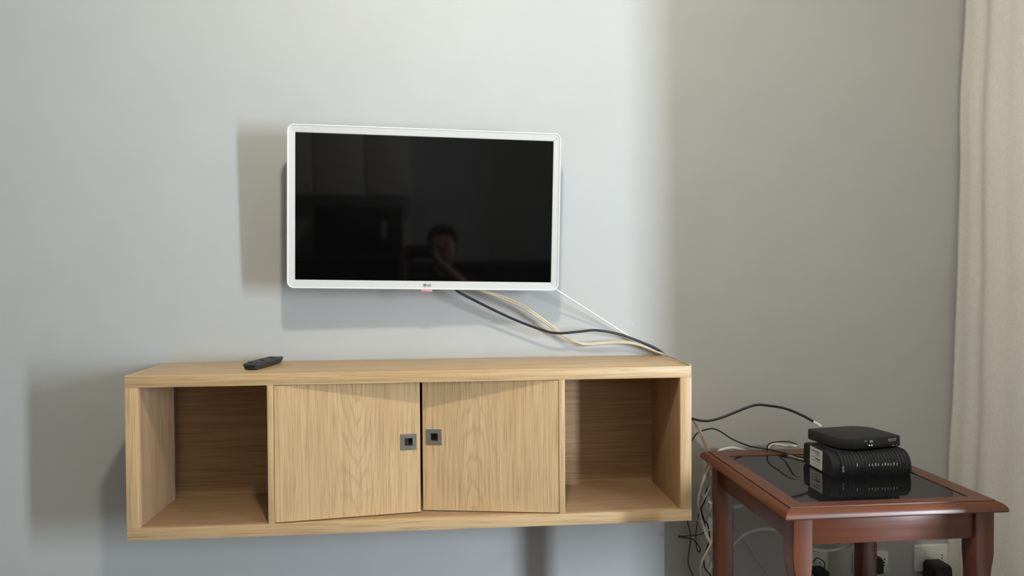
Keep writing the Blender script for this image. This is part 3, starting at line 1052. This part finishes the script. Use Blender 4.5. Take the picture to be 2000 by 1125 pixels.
for sx in (-.25, .25):
    for sy in (.04, .32):
        box('foot', (sx - .015, sy - .015, 0), (sx + .015, sy + .015, .0125), M['rubber'], o, .002)

sofa = thing('sofa', (.66, -2.60, 0), 'charcoal sofa facing the television', 'sofa')
box('base', (-.80, -.28, .10), (.80, .36, .30), M['sofa'], sofa, .02)
box('backrest', (-.80, -.39, .10), (.80, -.24, .94), M['sofa'], sofa, .05, 4)
for x in (-.70, 0.005):
    box('seat_cushion', (x, -.23, .302), (x + .695, .37, .43), M['sofa'], sofa, .03, 4)
for x in (-.83, .705):
    box('armrest', (x, -.39, .10), (x + .125, .37, .60), M['sofa'], sofa, .03, 4)
for sx in (-.74, .74):
    for sy in (-.33, .30):
        box('leg', (sx - .025, sy - .025, 0), (sx + .025, sy + .025, .105), M['black_matt'], sofa, .004)


def skin_mesh(name, chains, mat, parent, sub=1):
    """chains: lists of (x, y, z, radius); equal points are welded"""
    vs, es, rad, key, roots = [], [], [], {}, []
    for ch in chains:
        prev = None
        for (x, y, z, r) in ch:
            k = (round(x, 4), round(y, 4), round(z, 4))
            if k not in key:
                key[k] = len(vs)
                vs.append((x, y, z))
                rad.append(r)
                if prev is None:
                    roots.append(key[k])
            if prev is not None:
                es.append((prev, key[k]))
            prev = key[k]
    me = bpy.data.meshes.new(name)
    me.from_pydata(vs, es, [])
    me.materials.append(mat)
    o = bpy.data.objects.new(name, me)
    COL.objects.link(o)
    o.parent = parent
    bm = bmesh.new()
    bm.from_mesh(me)
    lay = bm.verts.layers.skin.verify()
    bm.verts.ensure_lookup_table()
    for i, r in enumerate(rad):
        bm.verts[i][lay].radius = (r, r)
        bm.verts[i][lay].use_root = i in roots
    bm.to_mesh(me)
    bm.free()
    o.modifiers.new('skin', 'SKIN').use_smooth_shade = True
    s = o.modifiers.new('subdivision', 'SUBSURF')
    s.levels = s.render_levels = sub + 1
    return o


PX, PY = .15, -2.56
pers = thing('person', (PX, PY, .435), 'person with short dark hair seated on the sofa holding up a phone', 'person')
pz = .43


def L(x, y, z, r):
    return (x, y, z - pz, r)


hand = {}
chains = [[L(0, -.02, .80, .055), L(0, .0, .88, .05), L(0, .012, .935, .052), L(0, .03, .985, .070), L(0, .028, 1.045, .082), L(0, .02, 1.10, .078), L(0, .018, 1.135, .05)]]
for s_ in (-1, 1):
    wx = -.15 + s_ * .085                          # wrists either side of the phone
    wr = L(wx, .345, .99, .022)
    el = L(s_ * .23 - .03, .14, .74, .036)
    pm = L(wx - s_ * .006, .385, 1.02, .026)
    chains.append([L(s_ * .165, -.01, .83, .05), el, L((s_ * .23 - .03 + wx) / 2, .25, .87, .032), wr, pm])
    for q, (dz, ln, rr2) in enumerate(((.030, .068, .0088), (.012, .076, .0092), (-.006, .070, .0090), (-.022, .056, .0080))):
        b0 = L(wx - s_ * .004, .385, 1.02 + dz * .7, rr2)
        b1 = L(wx - s_ * .002, .385 + ln * .45, 1.02 + dz, rr2)
        b2 = L(wx - s_ * .014, .385 + ln * .62, 1.02 + dz, rr2 * .9)
        b3 = L(wx - s_ * .036, .385 + ln * .66, 1.02 + dz, rr2 * .8)
        chains.append([b0, b1, b2, b3])
    chains.append([L(wx - s_ * .006, .378, 1.035, .011), L(wx - s_ * .022, .392, 1.052, .0100), L(wx - s_ * .046, .402, 1.056, .0085)])
skin_mesh('body', chains, M['skin'], pers)
sh = [[L(0, 0, .57, .130), L(0, -.03, .58, .140), L(0, -.035, .70, .150), L(0, -.025, .79, .12), L(0, -.01, .86, .062)]]
for s_ in (-1, 1):
    sh.append([L(0, -.025, .79, .12), L(s_ * .155, -.01, .825, .066), L(s_ * .19 - .01, .05, .79, .058), L(s_ * .215 - .02, .10, .755, .054)])
skin_mesh('shirt', sh, M['shirt'], pers)
tr_ = []
for s_ in (-1, 1):
    tr_.append([L(0, 0, .55, .105), L(s_ * .09, .06, .53, .085), L(s_ * .12, .42, .505, .062), L(s_ * .12, .45, .25, .052), L(s_ * .12, .44, .07, .042)])
skin_mesh('trousers', tr_, M['denim'], pers)
for s_ in (-1, 1):
    bm = bmesh.new()
    add_loft(bm, [[(x * w + s_ * .12, y, z - pz) for x, z in ((-1, 0.001), (1, 0.001), (1, h * .6), (.5, h), (-.5, h), (-1, h * .6))]
                  for y, w, h in ((.39, .032, .07), (.42, .042, .085), (.50, .046, .075), (.60, .046, .05), (.64, .030, .035))])
    finish('shoe', bm, M['black_matt'], pers, 40)
bm = bmesh.new()                                     # hair cap
bmesh.ops.create_uvsphere(bm, u_segments=24, v_segments=16, radius=1.0)
for v in list(bm.verts):
    if v.co.z < -.25 or (v.co.y > .62 and v.co.z < .45):
        bm.verts.remove(v)
for v in bm.verts:
    v.co = Vector((v.co.x * .094, v.co.y * .108 + .015, v.co.z * .092 + 1.088 - pz))
finish('hair', bm, M['hair'], pers, 'all')
for s_ in (-1, 1):
    bm = bmesh.new()
    bmesh.ops.create_uvsphere(bm, u_segments=12, v_segments=8, radius=.012, matrix=Matrix.Translation((s_ * .032, .103, 1.065 - pz)))
    finish('eye', bm, M['label'], pers, 'all')
    bm = bmesh.new()
    bmesh.ops.create_uvsphere(bm, u_segments=12, v_segments=8, radius=.026, matrix=Matrix.Translation((s_ * .086, .02, 1.05 - pz)) @ Matrix.Diagonal((.4, .7, 1.2, 1)))
    finish('ear', bm, M['skin'], pers, 'all')
bm = bmesh.new()
add_cyl(bm, (0, .100, 1.062 - pz), (0, .118, 1.035 - pz), .007, .013, 12)
finish('nose', bm, M['skin'], pers, True)
bm = bmesh.new()
bmesh.ops.create_uvsphere(bm, u_segments=12, v_segments=8, radius=.022, matrix=Matrix.Translation((0, .098, 1.005 - pz)) @ Matrix.Diagonal((1, .4, .3, 1)))
finish('mouth', bm, M['pink'], pers, 'all')
ph = thing('phone', (.0, -2.125, 1.035), 'smartphone held sideways in both hands of the person on the sofa', 'phone')
box('casing', (-.075, -.004, -.037), (.075, .004, .037), M['stb'], ph, .0035)
box('display', (-.071, -.0046, -.033), (.071, -.0038, .033), M['black_gloss'], ph, .0003)
